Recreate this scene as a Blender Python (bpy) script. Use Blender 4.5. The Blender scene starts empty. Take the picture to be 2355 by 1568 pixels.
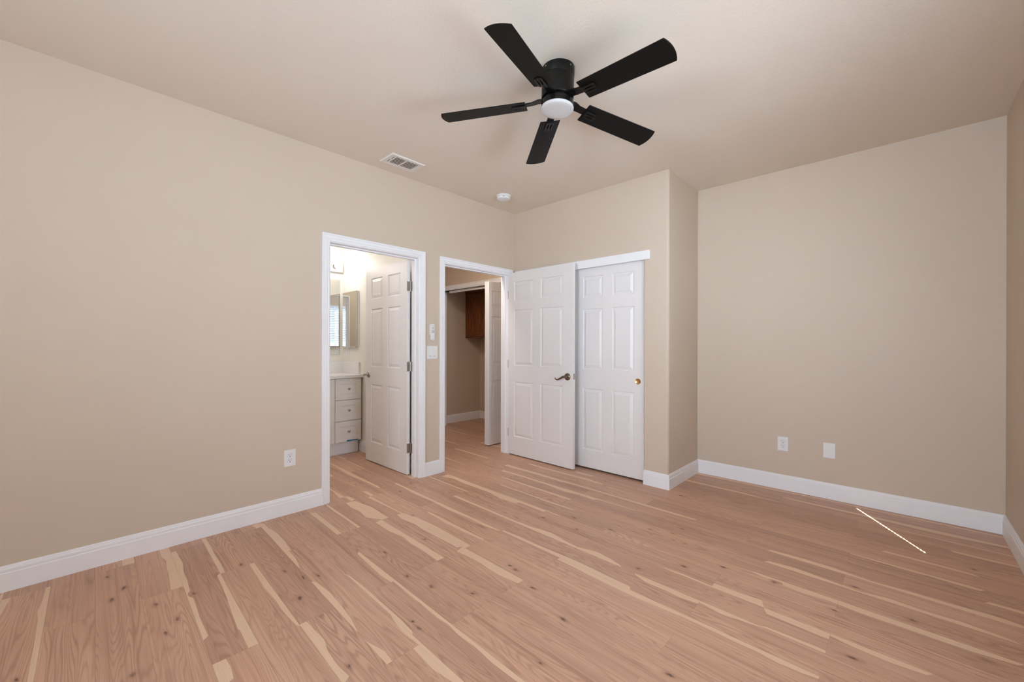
import bpy, bmesh, math, random
from mathutils import Vector, Matrix
PI = math.pi
S = bpy.context.scene
COL = S.collection
random.seed(7)

# tunable light and colour values
SUN_POWER = 60.0
FRONT_POWER = 34.0
FRONT_COL = (.79, .93, 1.10)
GROUND_POWER = 112.0
SIDE_POWER = 2.0
SIDE_GROUND = 35.0
MID_POWER = 88.0
MID_GROUND = 45.0
HALL_POWER = 3.0
BATH_POWER = 4.5
BATH_FILL_POWER = 7.0
WALL_RGB = (.61, .505, .405)
CEIL_LIT_RGB = (.755, .67, .58)  # wall paint made paler, putting the ceiling's extra light into the colour
TRIM_RGB = (.86, .852, .87)
DOOR_RGB = (.80, .77, .76)
BLIND_TRANS = .5
HEART_A = (.62, .375, .255)
HEART_B = (.67, .415, .285)
HEART_C = (.54, .315, .22)
RING_RGB = (.30, .15, .10)
SAP_A = (.78, .56, .39)
SAP_B = (.73, .51, .345)
KNOT_RGB = (.13, .065, .05)
FLOOR_ROUGH = .42
BLADE_HW0 = .060
SLIT_W = .007
HALL_FILL_POWER = 17.0

# ---------------------------------------------------------------- camera
RES_X, RES_Y = 2355.0, 1568.0
F_PX = 952.75
YAW, PITCH, ROLL = 0.7552, -0.0008, 0.0022
CAM = Vector((3.2505, -3.4899, 1.2285))
fw = Vector((-math.sin(YAW)*math.cos(PITCH), math.cos(YAW)*math.cos(PITCH), math.sin(PITCH)))
rt = Vector((math.cos(YAW), math.sin(YAW), 0.0))
up = rt.cross(fw)
rt2 = rt*math.cos(ROLL) + up*math.sin(ROLL)
up2 = -rt*math.sin(ROLL) + up*math.cos(ROLL)
cd = bpy.data.cameras.new('camera')
cam = bpy.data.objects.new('camera', cd)
COL.objects.link(cam)
cam.matrix_world = Matrix(((rt2.x, up2.x, -fw.x, CAM.x), (rt2.y, up2.y, -fw.y, CAM.y),
                           (rt2.z, up2.z, -fw.z, CAM.z), (0, 0, 0, 1)))
cd.sensor_fit = 'HORIZONTAL'
cd.sensor_width = 36.0
cd.lens = F_PX/RES_X*36.0
cd.shift_y = 10.97/RES_X
cd.clip_start = 0.02
S.camera = cam

# ---------------------------------------------------------------- exposure, sky, sun, daylight
S.view_settings.view_transform = 'Standard'
S.view_settings.look = 'None'
S.view_settings.gamma = 1.0
S.view_settings.use_curve_mapping = False
S.view_settings.exposure = -0.24
S.cycles.use_denoising = True
S.cycles.max_bounces = 10
S.cycles.diffuse_bounces = 6
S.cycles.glossy_bounces = 4
S.cycles.transparent_max_bounces = 8
S.cycles.sample_clamp_indirect = 6.0
W = bpy.data.worlds.new('sky')
S.world = W
W.use_nodes = True
bg = W.node_tree.nodes['Background']
bg.inputs[0].default_value = (0.62, 0.78, 1.0, 1)
bg.inputs[1].default_value = 1.0

def light(name, kind, loc, direction, power, color, size=None, size_y=None, spread=180):
    d = bpy.data.lights.new(name, kind)
    d.energy = power
    d.color = color
    if kind == 'AREA':
        d.shape = 'RECTANGLE'
        d.size = size
        d.size_y = size_y
        d.spread = math.radians(spread)
    elif kind == 'POINT':
        d.shadow_soft_size = size
    elif kind == 'SUN':
        d.angle = size
    o = bpy.data.objects.new(name, d)
    COL.objects.link(o)
    o.location = loc
    o.rotation_euler = Vector(direction).to_track_quat('-Z', 'Y').to_euler()
    return o
SUN_T = 1.25
light('sun', 'SUN', (6, -6, 6), (-0.508, 0.861, -SUN_T), SUN_POWER, (1.0, 0.985, 0.96), math.radians(0.25))
# daylight entering through the two windows behind and beside the camera
light('daylight_front', 'AREA', (2.7, -6.215, 1.60), (0, 1, 0), FRONT_POWER, FRONT_COL, 1.8, 1.35, 95)
light('daylight_side', 'AREA', (3.93, -3.625, 1.60), (-1, 0, 0), SIDE_POWER, FRONT_COL, 1.85, 1.3)
light('ground_bounce_side', 'AREA', (4.25, -3.625, .95), (-.8, 0, .6), SIDE_GROUND, FRONT_COL, 1.85, .9)
light('daylight_middle', 'AREA', (3.93, -1.805, 1.60), (-1, 0, 0), MID_POWER, FRONT_COL, 1.3, 1.3)
light('ground_bounce_middle', 'AREA', (4.25, -1.805, .95), (-.8, 0, .6), MID_GROUND, FRONT_COL, 1.3, .9)
light('ground_bounce', 'AREA', (2.7, -6.60, 1.0), (0, .80, .60), GROUND_POWER, FRONT_COL, 1.8, .9, 120)
light('hall_end_fill', 'AREA', (-3.9, -0.35, 1.4), (1, 0, 0), HALL_POWER, (1.0, 0.95, 0.9), 1.0, 1.6)  # added fill for daylight from another room; no window here

# ---------------------------------------------------------------- helpers
def tag(o, label=None, cat=None, group=None, kind=None):
    if label: o['label'] = label
    if cat: o['category'] = cat
    if group: o['group'] = group
    if kind: o['kind'] = kind
    return o

def empty(name, loc=(0, 0, 0), rot=(0, 0, 0), mat=None):
    o = bpy.data.objects.new(name, None)
    COL.objects.link(o)
    if mat is not None: o.matrix_world = mat
    else:
        o.location = loc
        o.rotation_euler = rot
    o.empty_display_size = .05
    return o

def obj(name, bm, mats, parent=None, smooth=None, bevel=0, segs=2, loc=None, rot=None):
    bmesh.ops.recalc_face_normals(bm, faces=bm.faces[:])
    me = bpy.data.meshes.new(name)
    bm.to_mesh(me)
    bm.free()
    o = bpy.data.objects.new(name, me)
    COL.objects.link(o)
    for m in (mats if isinstance(mats, (list, tuple)) else [mats]):
        me.materials.append(m)
    if parent is not None: o.parent = parent
    if loc is not None: o.location = loc
    if rot is not None: o.rotation_euler = rot
    if bevel:
        b = o.modifiers.new('bevel', 'BEVEL')
        b.width = bevel
        b.segments = segs
        b.limit_method = 'ANGLE'
        b.angle_limit = math.radians(40)
    if smooth is not None:
        for p in me.polygons: p.use_smooth = True
        try: me.set_sharp_from_angle(angle=math.radians(smooth))
        except Exception: pass
    return o

def box(bm, x0, x1, y0, y1, z0, z1, mi=0):
    v = [bm.verts.new(p) for p in ((x0, y0, z0), (x1, y0, z0), (x1, y1, z0), (x0, y1, z0),
                                   (x0, y0, z1), (x1, y0, z1), (x1, y1, z1), (x0, y1, z1))]
    for f in ((3, 2, 1, 0), (4, 5, 6, 7), (0, 1, 5, 4), (1, 2, 6, 5), (2, 3, 7, 6), (3, 0, 4, 7)):
        bm.faces.new([v[i] for i in f]).material_index = mi
    return v

def prism(bm, pts, z0, z1, mi=0):
    a = [bm.verts.new((x, y, z0)) for x, y in pts]
    b = [bm.verts.new((x, y, z1)) for x, y in pts]
    n = len(pts)
    bm.faces.new(a[::-1]).material_index = mi
    bm.faces.new(b).material_index = mi
    for i in range(n):
        bm.faces.new([a[i], a[(i+1) % n], b[(i+1) % n], b[i]]).material_index = mi

def lathe(bm, prof, seg=40, axis='z', origin=(0, 0, 0), mi=0):
    """prof: list of (r, h); closed at axis when r == 0"""
    def pos(r, h, a):
        c, s = r*math.cos(a), r*math.sin(a)
        p = {'z': (c, s, h), 'y': (c, h, s), 'x': (h, c, s)}[axis]
        return (p[0]+origin[0], p[1]+origin[1], p[2]+origin[2])
    rings = []
    for r, h in prof:
        if r < 1e-6: rings.append([bm.verts.new(pos(0, h, 0))])
        else: rings.append([bm.verts.new(pos(r, h, 2*PI*i/seg)) for i in range(seg)])
    for A, B in zip(rings, rings[1:]):
        for i in range(seg):
            j = (i+1) % seg
            if len(A) == 1 and len(B) == 1: continue
            if len(A) == 1: f = [A[0], B[j], B[i]]
            elif len(B) == 1: f = [A[i], A[j], B[0]]
            else: f = [A[i], A[j], B[j], B[i]]
            bm.faces.new(f).material_index = mi

def tube(bm, pts, radii, seg=14, flat=(1, 1), mi=0):
    pts = [Vector(p) for p in pts]
    rings = []
    ref = Vector((0, 0, 1))
    for i, p in enumerate(pts):
        t = (pts[min(i+1, len(pts)-1)] - pts[max(i-1, 0)]).normalized()
        r = ref if abs(t.dot(ref)) < .95 else Vector((1, 0, 0))
        a = t.cross(r).normalized()
        b = a.cross(t).normalized()
        R = radii[i] if isinstance(radii, (list, tuple)) else radii
        rings.append([bm.verts.new(p + a*(R*flat[0]*math.cos(2*PI*k/seg)) + b*(R*flat[1]*math.sin(2*PI*k/seg))) for k in range(seg)])
    for A, B in zip(rings, rings[1:]):
        for k in range(seg):
            bm.faces.new([A[k], A[(k+1) % seg], B[(k+1) % seg], B[k]]).material_index = mi
    bm.faces.new(rings[0][::-1]).material_index = mi
    bm.faces.new(rings[-1]).material_index = mi

def wallbox(bm, axis, c0, c1, a0, a1, z0, z1, holes):
    """a straight wall of boxes with rectangular holes; axis = direction it runs in"""
    def bb(p, q, r, s):
        if q - p < 1e-5 or s - r < 1e-5: return
        if axis == 'y': box(bm, c0, c1, p, q, r, s)
        else: box(bm, p, q, c0, c1, r, s)
    cur = a0
    for h0, h1, zz0, zz1 in sorted(holes):
        bb(cur, h0, z0, z1)
        bb(h0, h1, z0, zz0)
        bb(h0, h1, zz1, z1)
        cur = h1
    bb(cur, a1, z0, z1)

# ---------------------------------------------------------------- materials
def new_mat(name):
    m = bpy.data.materials.new(name)
    m.use_nodes = True
    nt = m.node_tree
    return m, nt, nt.nodes['Principled BSDF']

def mat(name, color, rough=.5, metal=0.0, bump=None, spec=None, var=0.0, vscale=3.0):
    """principled material with faint procedural tone variation and optional noise bump (scale, strength, distance)"""
    m, nt, p = new_mat(name)
    N, L = nt.nodes, nt.links
    p.inputs['Base Color'].default_value = (*color, 1)
    p.inputs['Roughness'].default_value = rough
    p.inputs['Metallic'].default_value = metal
    if spec is not None: p.inputs['Specular IOR Level'].default_value = spec
    tc = N.new('ShaderNodeTexCoord')
    if var:
        n = N.new('ShaderNodeTexNoise')
        n.inputs['Scale'].default_value = vscale
        n.inputs['Detail'].default_value = 4
        L.new(tc.outputs['Object'], n.inputs['Vector'])
        r = N.new('ShaderNodeMapRange')
        r.inputs['From Min'].default_value = .3
        r.inputs['From Max'].default_value = .7
        r.inputs['To Min'].default_value = 1 - var
        r.inputs['To Max'].default_value = 1 + var
        L.new(n.outputs['Fac'], r.inputs['Value'])
        mx = N.new('ShaderNodeVectorMath')
        mx.operation = 'SCALE'
        mx.inputs[0].default_value = color
        L.new(r.outputs[0], mx.inputs['Scale'])
        L.new(mx.outputs[0], p.inputs['Base Color'])
    if bump:
        n = N.new('ShaderNodeTexNoise')
        n.inputs['Scale'].default_value = bump[0]
        n.inputs['Detail'].default_value = 3
        L.new(tc.outputs['Object'], n.inputs['Vector'])
        b = N.new('ShaderNodeBump')
        b.inputs['Strength'].default_value = bump[1]
        b.inputs['Distance'].default_value = bump[2]
        L.new(n.outputs['Fac'], b.inputs['Height'])
        L.new(b.outputs[0], p.inputs['Normal'])
    return m

M = {}
M['wall'] = mat('wall_paint', WALL_RGB, .55, bump=(140, .10, .004), var=.012, vscale=1.3, spec=.3)
M['ceiling'] = mat('ceiling_paint_lit', CEIL_LIT_RGB, .7, bump=(105, .17, .005), var=.01, vscale=1.0, spec=.2)
M['bath'] = mat('bath_paint', (.82, .80, .745), .5, bump=(140, .08, .004))
M['trim'] = mat('trim_paint', TRIM_RGB, .32, var=.008, vscale=2)
M['door'] = mat('door_paint', DOOR_RGB, .36, bump=(300, .03, .001))
M['black'] = mat('black_metal', (.0035, .0033, .003), .34, 0.0, bump=(400, .02, .0005), spec=.28)
M['blade'] = mat('black_blade', (.0035, .003, .0026), .48, bump=(120, .03, .0006), spec=.16)
M['lens'] = mat('frosted_lens', (.56, .54, .535), .3, spec=.4)
M['nickel'] = mat('satin_nickel', (.40, .37, .34), .30, 1.0, bump=(200, .02, .0005))
M['bronze'] = mat('aged_nickel', (.22, .17, .125), .30, 1.0, bump=(200, .02, .0005))
M['chrome'] = mat('chrome', (.75, .75, .75), .06, 1.0)
M['brass'] = mat('brass', (.72, .50, .22), .28, 1.0, bump=(250, .02, .0005))
M['plastic'] = mat('white_plastic', (.80, .79, .79), .3)
M['slot'] = mat('dark_slot', (.01, .009, .009), .7)
M['grey'] = mat('grey_print', (.12, .12, .13), .6)
M['louver'] = mat('louver_enamel', (.74, .70, .66), .4)
M['laminate'] = mat('cabinet_laminate', (.80, .765, .73), .4)
M['quartz'] = mat('quartz', (.82, .80, .79), .18, var=.02, vscale=60)
M['tape'] = mat('blue_tape', (.012, .16, .31), .6)
M['mdf'] = mat('cabinet_edge', (.45, .40, .36), .5)

def mirror_mat():
    m, nt, p = new_mat('mirror')
    p.inputs['Base Color'].default_value = (.88, .90, .89, 1)
    p.inputs['Metallic'].default_value = 1
    p.inputs['Roughness'].default_value = .01
    return m
M['mirror'] = mirror_mat()

def glass_mat():
    m, nt, p = new_mat('pane_glass')
    N, L = nt.nodes, nt.links
    t = N.new('ShaderNodeBsdfTransparent')
    t.inputs[0].default_value = (.94, .96, .95, 1)
    g = N.new('ShaderNodeBsdfGlossy')
    g.inputs['Roughness'].default_value = .02
    mx = N.new('ShaderNodeMixShader')
    mx.inputs[0].default_value = .05
    L.new(t.outputs[0], mx.inputs[1])
    L.new(g.outputs[0], mx.inputs[2])
    L.new(mx.outputs[0], N['Material Output'].inputs['Surface'])
    return m
M['glass'] = glass_mat()

def slat_mat():
    m, nt, p = new_mat('blind_slat')
    N, L = nt.nodes, nt.links
    d = N.new('ShaderNodeBsdfDiffuse')
    d.inputs[0].default_value = (.8, .79, .76, 1)
    t = N.new('ShaderNodeBsdfTranslucent')
    t.inputs[0].default_value = (.8, .78, .74, 1)
    mx = N.new('ShaderNodeMixShader')
    mx.inputs[0].default_value = BLIND_TRANS
    L.new(d.outputs[0], mx.inputs[1])
    L.new(t.outputs[0], mx.inputs[2])
    L.new(mx.outputs[0], N['Material Output'].inputs['Surface'])
    return m
M['slat'] = slat_mat()

def globe_mat():
    m, nt, p = new_mat('lit_globe')
    p.inputs['Base Color'].default_value = (.9, .88, .85, 1)
    p.inputs['Emission Color'].default_value = (1, .93, .82, 1)
    p.inputs['Emission Strength'].default_value = 3
    return m
M['globe'] = globe_mat()

def oak_mat():
    m, nt, p = new_mat('stained_oak')
    N, L = nt.nodes, nt.links
    tc = N.new('ShaderNodeTexCoord')
    mp = N.new('ShaderNodeMapping')
    mp.inputs['Scale'].default_value = (40, 40, 2.2)
    L.new(tc.outputs['Object'], mp.inputs[0])
    n = N.new('ShaderNodeTexNoise')
    n.inputs['Scale'].default_value = 2.0
    n.inputs['Detail'].default_value = 5
    L.new(mp.outputs[0], n.inputs['Vector'])
    r = N.new('ShaderNodeValToRGB')
    e = r.color_ramp.elements
    e[0].position, e[0].color = .35, (.075, .018, .004, 1)
    e[1].position, e[1].color = .62, (.23, .070, .015, 1)
    L.new(n.outputs['Fac'], r.inputs[0])
    L.new(r.outputs[0], p.inputs['Base Color'])
    p.inputs['Roughness'].default_value = .35
    return m
M['oak'] = oak_mat()

def floor_mat():
    m, nt, p = new_mat('plank_floor')
    N, L = nt.nodes, nt.links
    def math_(op, a, b=None, c=None, clamp=False):
        n = N.new('ShaderNodeMath')
        n.operation = op
        n.use_clamp = clamp
        for i, v in enumerate((a, b, c)):
            if v is None: continue
            if isinstance(v, (int, float)): n.inputs[i].default_value = v
            else: L.new(v, n.inputs[i])
        return n.outputs[0]
    def mix(f, a, b, mode='MIX'):
        n = N.new('ShaderNodeMix')
        n.data_type = 'RGBA'
        n.blend_type = mode
        if isinstance(f, (int, float)): n.inputs[0].default_value = f
        else: L.new(f, n.inputs[0])
        for i, v in ((6, a), (7, b)):
            if isinstance(v, tuple): n.inputs[i].default_value = (*v, 1)
            else: L.new(v, n.inputs[i])
        return n.outputs[2]
    at = N.new('ShaderNodeAttribute')
    at.attribute_name = 'plank'
    sp = N.new('ShaderNodeSeparateColor')
    L.new(at.outputs['Color'], sp.inputs[0])
    r1, r2, sap = sp.outputs[0], sp.outputs[1], sp.outputs[2]
    knot = at.outputs['Alpha']
    uv = N.new('ShaderNodeUVMap')
    uv.uv_map = 'plank_uv'
    sx = N.new('ShaderNodeSeparateXYZ')
    L.new(uv.outputs[0], sx.inputs[0])
    u, v = sx.outputs[0], sx.outputs[1]
    seed = math_('MULTIPLY', r1, 57.0)
    def noise(su, sv, detail=2, dist=0.0, rough=.5, off=0.0):
        c = N.new('ShaderNodeCombineXYZ')
        L.new(math_('MULTIPLY', u, su), c.inputs[0])
        L.new(math_('MULTIPLY', v, sv), c.inputs[1])
        L.new(math_('ADD', seed, off), c.inputs[2])
        n = N.new('ShaderNodeTexNoise')
        n.inputs['Scale'].default_value = 1
        n.inputs['Detail'].default_value = detail
        n.inputs['Roughness'].default_value = rough
        n.inputs['Distortion'].default_value = dist
        L.new(c.outputs[0], n.inputs['Vector'])
        return n.outputs['Fac']
    # growth rings: contour lines of a stretched noise field, plus fine pores
    field = noise(.62, 8.5, 2.0, .16, .42)
    ring = math_('SINE', math_('MULTIPLY', field, 215.0))
    ring = math_('POWER', math_('MULTIPLY_ADD', ring, .5, .5), 3.0)
    ringmod = noise(1.2, 5.0, 2, 0, .5, 11.3)
    ring = math_('MULTIPLY', ring, math_('MULTIPLY_ADD', ringmod, 1.6, -.35, True))
    pores = noise(7.0, 420.0, 2, 0, .6, 3.1)
    streak = noise(.8, 95.0, 4, .25, .62, 7.7)
    vein = noise(.55, 26.0, 3, .6, .55, 13.1)
    blotch = noise(1.4, 7.0, 2, .2, .5, 5.5)
    heart = mix(r2, HEART_A, HEART_B)
    heart = mix(math_('MULTIPLY_ADD', blotch, 2.2, -.75, True), heart, HEART_C)
    tone = math_('MULTIPLY_ADD', r1, .20, .90)
    sc = N.new('ShaderNodeVectorMath')
    sc.operation = 'SCALE'
    L.new(heart, sc.inputs[0])
    L.new(tone, sc.inputs['Scale'])
    heart = mix(math_('MULTIPLY', ring, .74), sc.outputs[0], RING_RGB)
    heart = mix(math_('MULTIPLY_ADD', streak, 2.6, -1.12, True), heart, mix(.45, heart, RING_RGB))
    heart = mix(math_('MULTIPLY_ADD', vein, 5.0, -2.85, True), heart, mix(.55, heart, RING_RGB))
    sapc = mix(math_('MULTIPLY_ADD', streak, 1.0, -.2, True), SAP_A, SAP_B)
    sapc = mix(math_('MULTIPLY', ring, .16), sapc, HEART_A)
    col = mix(sap, heart, sapc)
    col = mix(math_('MULTIPLY_ADD', pores, 1.5, -.70, True), col, mix(.35, col, RING_RGB))
    kn = math_('MULTIPLY_ADD', noise(30, 60, 2, .5, .6, 2.2), 1.1, -.55)
    kf = math_('ADD', knot, math_('MULTIPLY', kn, math_('MULTIPLY', knot, 1.1)), None, True)
    col = mix(math_('MULTIPLY', math_('POWER', kf, 1.3), .62), col, RING_RGB)
    col = mix(math_('MULTIPLY_ADD', kf, 2.6, -1.5, True), col, KNOT_RGB)
    L.new(col, p.inputs['Base Color'])
    p.inputs['Roughness'].default_value = FLOOR_ROUGH
    p.inputs['Specular IOR Level'].default_value = .42
    b = N.new('ShaderNodeBump')
    b.inputs['Strength'].default_value = .12
    b.inputs['Distance'].default_value = .0008
    L.new(pores, b.inputs['Height'])
    L.new(b.outputs[0], p.inputs['Normal'])
    return m
M['floor'] = floor_mat()
M['gap'] = mat('plank_gap', (.22, .125, .085), .8)

# ---------------------------------------------------------------- room dimensions (metres)
H = 2.737
A_X, B_X, B_Y, R_X = 0.0, 1.80, .6915, 3.746      # left wall, closet corner, alcove depth, right wall
T = .115                                          # wall thickness
FY = -6.20                                        # wall behind the camera
BATH_Y, BATH_X = -1.185, -1.805
LAU_Y, LAU_X, LAU_B = .36, -1.96, 1.25
D1 = (-2.108, -1.295, 2.032)                      # bathroom doorway: y0, y1, head
D2 = (-.992, -.100, 2.022)                        # hall doorway
CL = (.055, 1.583, 2.03)                          # closet opening

# floor: one mesh of planks with measured sapwood strips, joints and knots
SAP = {"-1h":[[[0.105,0.102],[0.254,0.125],[0.358,0.18],[0.447,0.136],[0.667,0.116],[0.954,0.104]]],"-1l":[[[0.105,0.185],[0.377,0.02]]],"1h":[[[0.0,0.31],[0.105,0.31]]],"2h":[[[0.0,0.28],[0.036,0.286],[0.135,0.279],[0.209,0.188],[0.298,0.23],[0.399,0.241],[0.59,0.304]]],"3l":[[[0.105,0.148],[0.302,0.202],[0.439,0.13],[0.546,0.147],[0.637,0.114],[0.732,0.122],[0.814,0.123],[0.952,0.101],[1.125,0.129]],[[1.325,0.282],[1.393,0.305],[1.469,0.266]]],"4l":[[[0.04,0.135],[0.152,0.147],[0.315,0.123],[0.454,0.154],[0.59,0.125]]],"3h":[[[0.593,0.102],[0.732,0.115],[0.875,0.153],[1.032,0.209],[1.177,0.256]],[[1.155,0.217],[1.325,0.233]]],"4h":[[[0.59,0.145],[0.77,0.161],[0.914,0.177],[1.055,0.125],[1.168,0.137],[1.276,0.095],[1.326,0.057]]],"5l":[[[1.325,0.189],[1.407,0.22],[1.501,0.256],[1.567,0.168],[1.671,0.142],[1.77,0.208]]],"5h":[[[0.032,0.249],[0.105,0.172]]],"6l":[[[0.051,0.192],[0.156,0.195],[0.292,0.308],[0.438,0.295],[0.59,0.227]],[[0.59,0.159],[0.71,0.156],[0.83,0.043]],[[1.027,0.103],[1.188,0.202],[1.304,0.176],[1.439,0.135],[1.55,0.02]],[[1.639,0.02],[1.74,0.178],[1.81,0.145]]],"8l":[[[0.107,0.193],[0.324,0.208],[0.59,0.179]]],"7h":[[[0.908,0.11],[1.081,0.169],[1.235,0.206],[1.325,0.153]],[[1.325,0.087],[1.434,0.095],[1.586,0.101],[1.736,0.114],[1.808,0.07],[1.877,0.133],[1.981,0.102],[2.095,0.154],[2.194,0.14],[2.267,0.11]]],"7l":[[[1.085,0.031],[1.194,0.073],[1.331,0.101],[1.508,0.094],[1.631,0.103],[1.727,0.069]]],"6h":[[[1.577,0.032],[1.691,0.133],[1.81,0.083]],[[1.81,0.26],[1.889,0.277],[1.959,0.296],[2.032,0.219],[2.087,0.16]]],"8h":[[[0.032,0.093],[0.207,0.136],[0.413,0.104],[0.59,0.131]]],"10l":[[[-0.342,0.172],[-0.139,0.112],[0.083,0.24]],[[0.108,0.156],[0.229,0.253],[0.325,0.384],[0.474,0.343],[0.59,0.332]]],"9h":[[[0.105,0.304],[0.229,0.361],[0.325,0.277],[0.474,0.389],[0.576,0]],[[0.59,0.335],[0.786,0.333],[0.921,0.195],[1.026,0.27],[1.163,0.249],[1.325,0.291]]],"11l":[[[-0.686,0.321],[-0.39,0.256],[-0.166,0.407],[-0.024,0.21],[0.105,0.197]],[[0.579,0.028],[0.692,0.199],[0.815,0.278],[0.926,0.323],[1.117,0.305],[1.325,0.272]]],"10h":[[[0.119,0.177],[0.328,0.107],[0.59,0.038]],[[0.59,0.256],[0.692,0.313],[0.815,0.206],[0.926,0.253],[1.117,0.215],[1.289,0.189]],[[1.315,0.387],[1.469,0.294],[1.58,0.342],[1.673,0.356],[1.81,0.259]]],"12h":[[[-0.805,0.227],[-0.599,0.266],[-0.215,0.215],[0.099,0.128],[0.311,0.223],[0.59,0.152]],[[0.59,0.184],[0.802,0.23],[1.022,0.153],[1.18,0.185],[1.3,0.081]],[[1.81,0.143],[2.032,0.209],[2.24,0.235],[2.316,0.224],[2.449,0.179],[2.534,0.127],[2.633,0.134],[2.742,0.161],[2.839,0.132]],[[2.756,0.075],[2.899,0.205],[2.982,0.168],[3.03,0.089]]],"13l":[[[1.325,0.101],[1.474,0.173],[1.628,0.164],[1.815,0.223],[1.932,0.241],[2.101,0.185],[2.243,0.154]]],"11h":[[[0.706,0.113],[0.95,0.187],[1.152,0.177],[1.325,0.096]]],"14h":[[[0.036,0.09],[0.309,0.098],[0.59,0.088]],[[2.784,0.273],[2.885,0.286],[2.976,0.3],[3.03,0.285]],[[3.03,0.102],[3.101,0.193],[3.216,0.232],[3.322,0.151]]],"15h":[[[0.105,0.514],[0.249,0.273],[0.39,0.358],[0.588,0.325],[0.758,0.318],[0.91,0.493],[1.074,0.395]],[[0.861,0.246],[0.997,0.204],[1.147,0.191],[1.325,0.248]],[[1.325,0.064],[1.457,0.089]]],"14l":[[[0.59,0.154],[0.883,0.158],[1.11,0.146],[1.306,0.133]],[[1.301,0.175],[1.409,0.185],[1.584,0.343],[1.704,0.192],[1.81,0.127]],[[1.81,0.126],[1.93,0.327],[2.04,0.225],[2.112,0.089]],[[2.812,0.083],[2.905,0.122],[2.99,0.141],[3.03,0.14]]],"13h":[[[2.211,0.098],[2.29,0.256],[2.384,0.239],[2.466,0.276],[2.545,0.184]],[[2.545,0.102],[2.65,0.216],[2.737,0.122],[2.8,0.038]]],"18h":[[[0.398,0.29],[0.631,0.183],[0.921,0.203],[1.181,0.367],[1.317,0.223],[1.463,0.31]],[[1.464,0.113],[1.81,0.07]]],"17h":[[[0.53,0.105],[0.84,0.164],[1.122,0.173],[1.325,0.178]]],"16h":[[[0.675,0.099],[0.984,0.097],[1.268,0.154],[1.466,0.096]],[[2.68,0.114],[2.722,0.173],[2.889,0.294],[2.989,0.232],[3.123,0.301],[3.247,0.282],[3.36,0.276],[3.463,0.263],[3.599,0.127]]],"19h":[[[0.299,0.344],[0.647,0.234],[0.962,0.254],[1.158,0.153],[1.325,0.171]],[[1.325,0.144],[1.789,0.176],[2.193,0.182]]],"21l":[[[0.436,0.195],[0.829,0.182],[1.131,0.3],[1.325,0.127]]],"21h":[[[0.948,0.253],[1.128,0.241]]],"15l":[[[2.292,0.059],[2.398,0.104],[2.545,0.064]],[[2.545,0.279],[2.591,0.289],[2.667,0.288],[2.765,0.365]]],"18l":[[[2.688,0.153],[2.832,0.273],[2.964,0.173],[3.103,0.07],[3.205,0.238],[3.328,0.149],[3.443,0.219],[3.548,0.143],[3.619,0.038]]],"19l":[[[2.68,0.148],[2.836,0.242],[3.001,0.23],[3.146,0.103],[3.286,0.193],[3.45,0.206],[3.562,0.282],[3.64,0.197]]],"20h":[[[3.03,0.07],[3.234,0.14],[3.38,0.135],[3.511,0.206],[3.554,0.172]]],"20l":[[[3.556,0.159],[3.663,0.178]]],"22l":[[[3.163,0.162],[3.338,0.154],[3.481,0.148],[3.55,0.09]]],"23h":[[[3.479,0.163],[3.599,0.193],[3.765,0.077]]]}
KNOTS = [[0.199,-3.361],[0.482,-3.358],[0.395,-3.309],[0.686,-3.218],[0.97,-3.214],[0.89,-3.164],[1.172,-3.335],[0.895,-3.629],[0.708,-3.076],[0.561,-2.841],[0.812,-2.698],[0.949,-2.651],[0.985,-2.59],[1.127,-2.731],[1.713,-2.763],[1.67,-2.452],[1.722,-2.458],[1.706,-2.128],[1.507,-2.234],[1.665,-1.815],[1.717,-1.824],[1.892,-1.889],[2.143,-1.977],[2.234,-2.246],[1.339,-2.268],[2.624,-1.961],[2.37,-1.152],[2.531,-1.011],[3.08,-0.751],[2.77,-0.986],[3.114,-1.381],[3.501,-1.041],[3.026,-1.061],[3.541,-0.086],[3.286,-0.907],[1.391,-1.184],[1.55,-1.033],[1.67,-1.177],[1.838,-1.025],[2.025,-0.839],[2.163,-0.793],[2.18,-0.683],[2.199,-1.349],[1.932,-0.069],[0.071,-1.42],[0.186,-1.6],[0.679,-1.801],[1.022,-2.221],[1.056,-1.957]]
PW, VY0, TILT = .1581, -3.5595, .0261
def vrow(x, y): return (y - VY0 + TILT*x)/PW
def yrow(x, v): return v*PW + VY0 - TILT*x
bm = bmesh.new()
ca = bm.loops.layers.float_color.new('plank')
uvl = bm.loops.layers.uv.new('plank_uv')
rf = random.Random(21)
def pface(pts, attr, mi=0, alphas=None):
    vs = [bm.verts.new((x, yrow(x, v), z)) for x, v, z in pts]
    f = bm.faces.new(vs)
    f.material_index = mi
    for i, (lp, (x, v, z)) in enumerate(zip(f.loops, pts)):
        lp[ca] = (attr[0], attr[1], attr[2], alphas[i] if alphas else 0.0)
        lp[uvl].uv = (x, v*PW)
def strip_at(strips, x):
    for s in strips:
        if s[0][0]-.001 <= x <= s[-1][0]+.001:
            for (xa, wa), (xb, wb) in zip(s, s[1:]):
                if xa-.001 <= x <= xb+.001:
                    f = 0 if xb == xa else (x-xa)/(xb-xa)
                    return wa + (wb-wa)*max(0, min(1, f))
    return 0.0
PLANKATTR = {}
XMIN, XMAX = -2.9, 3.86
eps_u, eps_v = .0002, .0014
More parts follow.
